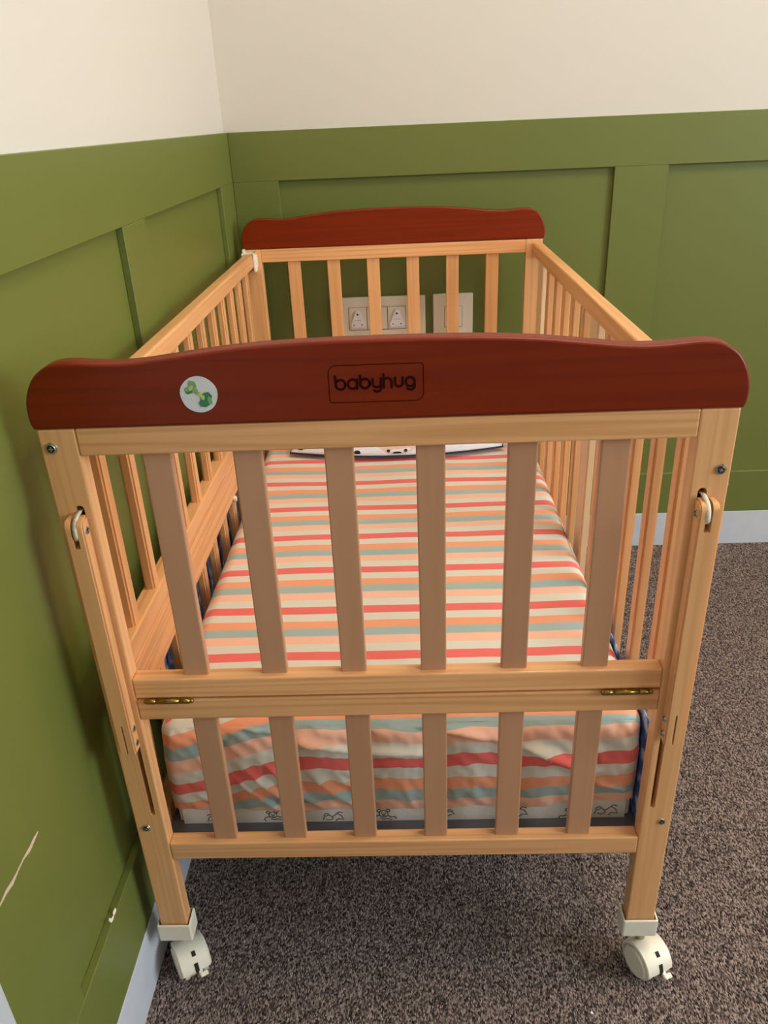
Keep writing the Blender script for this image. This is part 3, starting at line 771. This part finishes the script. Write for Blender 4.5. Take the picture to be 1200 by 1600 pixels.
# blue cloth tucked down both sides of the mattress
m, nt, b = newmat('blue_patterned_cloth'); L = nt.links.new
tc = nt.nodes.new('ShaderNodeTexCoord'); n1 = nt.nodes.new('ShaderNodeTexNoise'); n1.inputs['Scale'].default_value = 55; n1.inputs['Detail'].default_value = 3; L(tc.outputs['Object'], n1.inputs['Vector'])
cr = nt.nodes.new('ShaderNodeValToRGB'); e = cr.color_ramp.elements
e[0].position = .40; e[0].color = lin((70, 84, 128)); e[1].position = .66; e[1].color = lin((190, 200, 222)); k = e.new(.54); k.color = lin((116, 140, 196))
L(n1.outputs['Fac'], cr.inputs['Fac']); L(cr.outputs[0], b.inputs['Base Color']); b.inputs['Roughness'].default_value = .9
BLUE = m
def tucked(xc, amp, label, y0, y1, ztop, zbot=.2395):
    bm = bmesh.new(); ny, nz = 150, 12; g = []
    for i in range(ny + 1):
        y = y0 + (y1 - y0) * i / ny; col = []
        zt = ztop + .010 * noise.noise(Vector((y * 9, xc * 30, 0)))
        for j in range(nz + 1):
            t = j / nz; z = zbot + (zt - zbot) * t
            x = xc + amp * (math.sin(y * 70 + 3 * noise.noise(Vector((y * 8, z * 8, 2)))) * .6 + .5 * noise.noise(Vector((y * 30, z * 25, 8))))
            col.append(bm.verts.new((x, y, z)))
        g.append(col)
    for i in range(ny):
        for j in range(nz): bm.faces.new((g[i][j], g[i + 1][j], g[i + 1][j + 1], g[i][j + 1]))
    o = finish('tucked_cloth', bm, BLUE, None, smooth=True)
    md = o.modifiers.new('thickness', 'SOLIDIFY'); md.thickness = .0015
    return tag(o, label, 'cloth', 'cloths tucked beside the mattress')
tucked(-.0075, .0055, 'blue patterned cloth squeezed between the left side bars and the green wall', .20, 1.05, .405, .262)
tucked(.6155, .0015, 'blue patterned cloth tucked between the mattress and the right side bars', .030, .30, .398)

# ------------------------------------------------------------------ sockets on the far wall
YP = YB + RD
PLATE = plain('ivory_switch_plastic', (244, 233, 210), 0.35, var=0.01)
GAP = plain('module_gap', (150, 140, 124), .6)
def frame_strokes(x0, x1, z0, z1, y, par):
    bm = strokes([[(x0, z0), (x1, z0), (x1, z1), (x0, z1)]], .0012, .0004, lambda u, v, w: (u, y - w, v), closed=(0,))
    return finish('module_gap', bm, GAP, par)
def plate(name, x0, x1, z0, z1, mods, label):
    t = tag(empty(name, ((x0 + x1) / 2, YP, z0)), label, name.replace('_', ' '))
    box('cover_plate', x0, x1, YP - .010, YP, z0, z1, PLATE, t, bev=.003, seg=3)
    for (a, b_, c_, d_) in mods:
        mm = box('module', a + .0007, b_ - .0007, YP - .0118, YP - .0095, c_ + .0007, d_ - .0007, PLATE, t, bev=.0006, seg=1)
        bm = strokes([[(a, c_), (b_, c_), (b_, d_), (a, d_)]], .0012, .0006, lambda u, v, w: (u, YP - .0099 - w, v), closed=(0,)); finish('module_gap', bm, GAP, mm)
    return t
plate('wall_socket', .170, .390, .535, .675, [(.212, .254, .600, .6525), (.254, .302, .600, .6525), (.302, .344, .600, .6525)], 'wide ivory double power socket plate behind the far slats')
plate('light_switch', .408, .500, .535, .676, [(.434, .475, .600, .6480)], 'narrow ivory switch plate beside the double power socket')
def plug(cx, cz, label):
    bm = bmesh.new(); R1 = .0095
    cs = [(0, .0145, .0065), (-.0115, -.0125, .0065), (.0115, -.0125, .0065)]
    pts = arc(cs[0][0], cs[0][1], cs[0][2], 20, 160, 8) + arc(cs[1][0], cs[1][1], cs[1][2], 160, 270, 8) + arc(cs[2][0], cs[2][1], cs[2][2], 270, 380, 8)
    f = bm.faces.new([bm.verts.new((x, 0, z)) for x, z in pts]); ex = bmesh.ops.extrude_face_region(bm, geom=[f])
    bmesh.ops.translate(bm, vec=(0, -.006, 0), verts=[v for v in ex['geom'] if isinstance(v, bmesh.types.BMVert)])
    es = [e_ for e_ in bm.edges if abs(e_.verts[0].co.y - e_.verts[1].co.y) < 1e-6 and e_.verts[0].co.y < -.003]
    bmesh.ops.bevel(bm, geom=es, offset=.002, segments=3, affect='EDGES')
    t = tag(empty('socket_cover', (cx, YP - .0118, cz)), label, 'socket cover', 'triangular socket covers')
    finish('cover_body', bm, PLASTW, t, (cx, YP - .0118, cz))
    for x, z, r in ((0, .0125, .0022), (-.0095, -.0115, .0014), (.0095, -.0115, .0014)):
        b2 = bmesh.new(); cyl(b2, (0, 0, 0), (0, -1, 0), r, .0008, 14); finish('hole', b2, DARK, t, (cx + x, YP - .0180, cz + z))
    b2 = strokes([[(-.008, 0), (-.006, .001), (-.003, -.0005), (0, .0008), (.003, -.0004), (.007, .0006)]], .0009, .0003, lambda u, v, w: (cx + u, YP - .0177 - w, cz - .001 + v)); finish('embossed_mark', b2, GAP, t)
plug(.2325, .6250, 'white triangular safety cover in the left socket of the double plate')
plug(.3235, .6250, 'white triangular safety cover in the right socket of the double plate')

# crumb of paper on the carpet
bm = bmesh.new(); bmesh.ops.create_icosphere(bm, subdivisions=2, radius=.002)
for v in bm.verts: v.co = Vector((v.co.x, v.co.y * .8, v.co.z * .5)) * (1 + .4 * noise.noise(v.co * 700))
tag(finish('paper_crumb', bm, PLASTW, None, (.558, -.051, .0009)), 'tiny white paper crumb on the carpet below the crib', 'crumb')
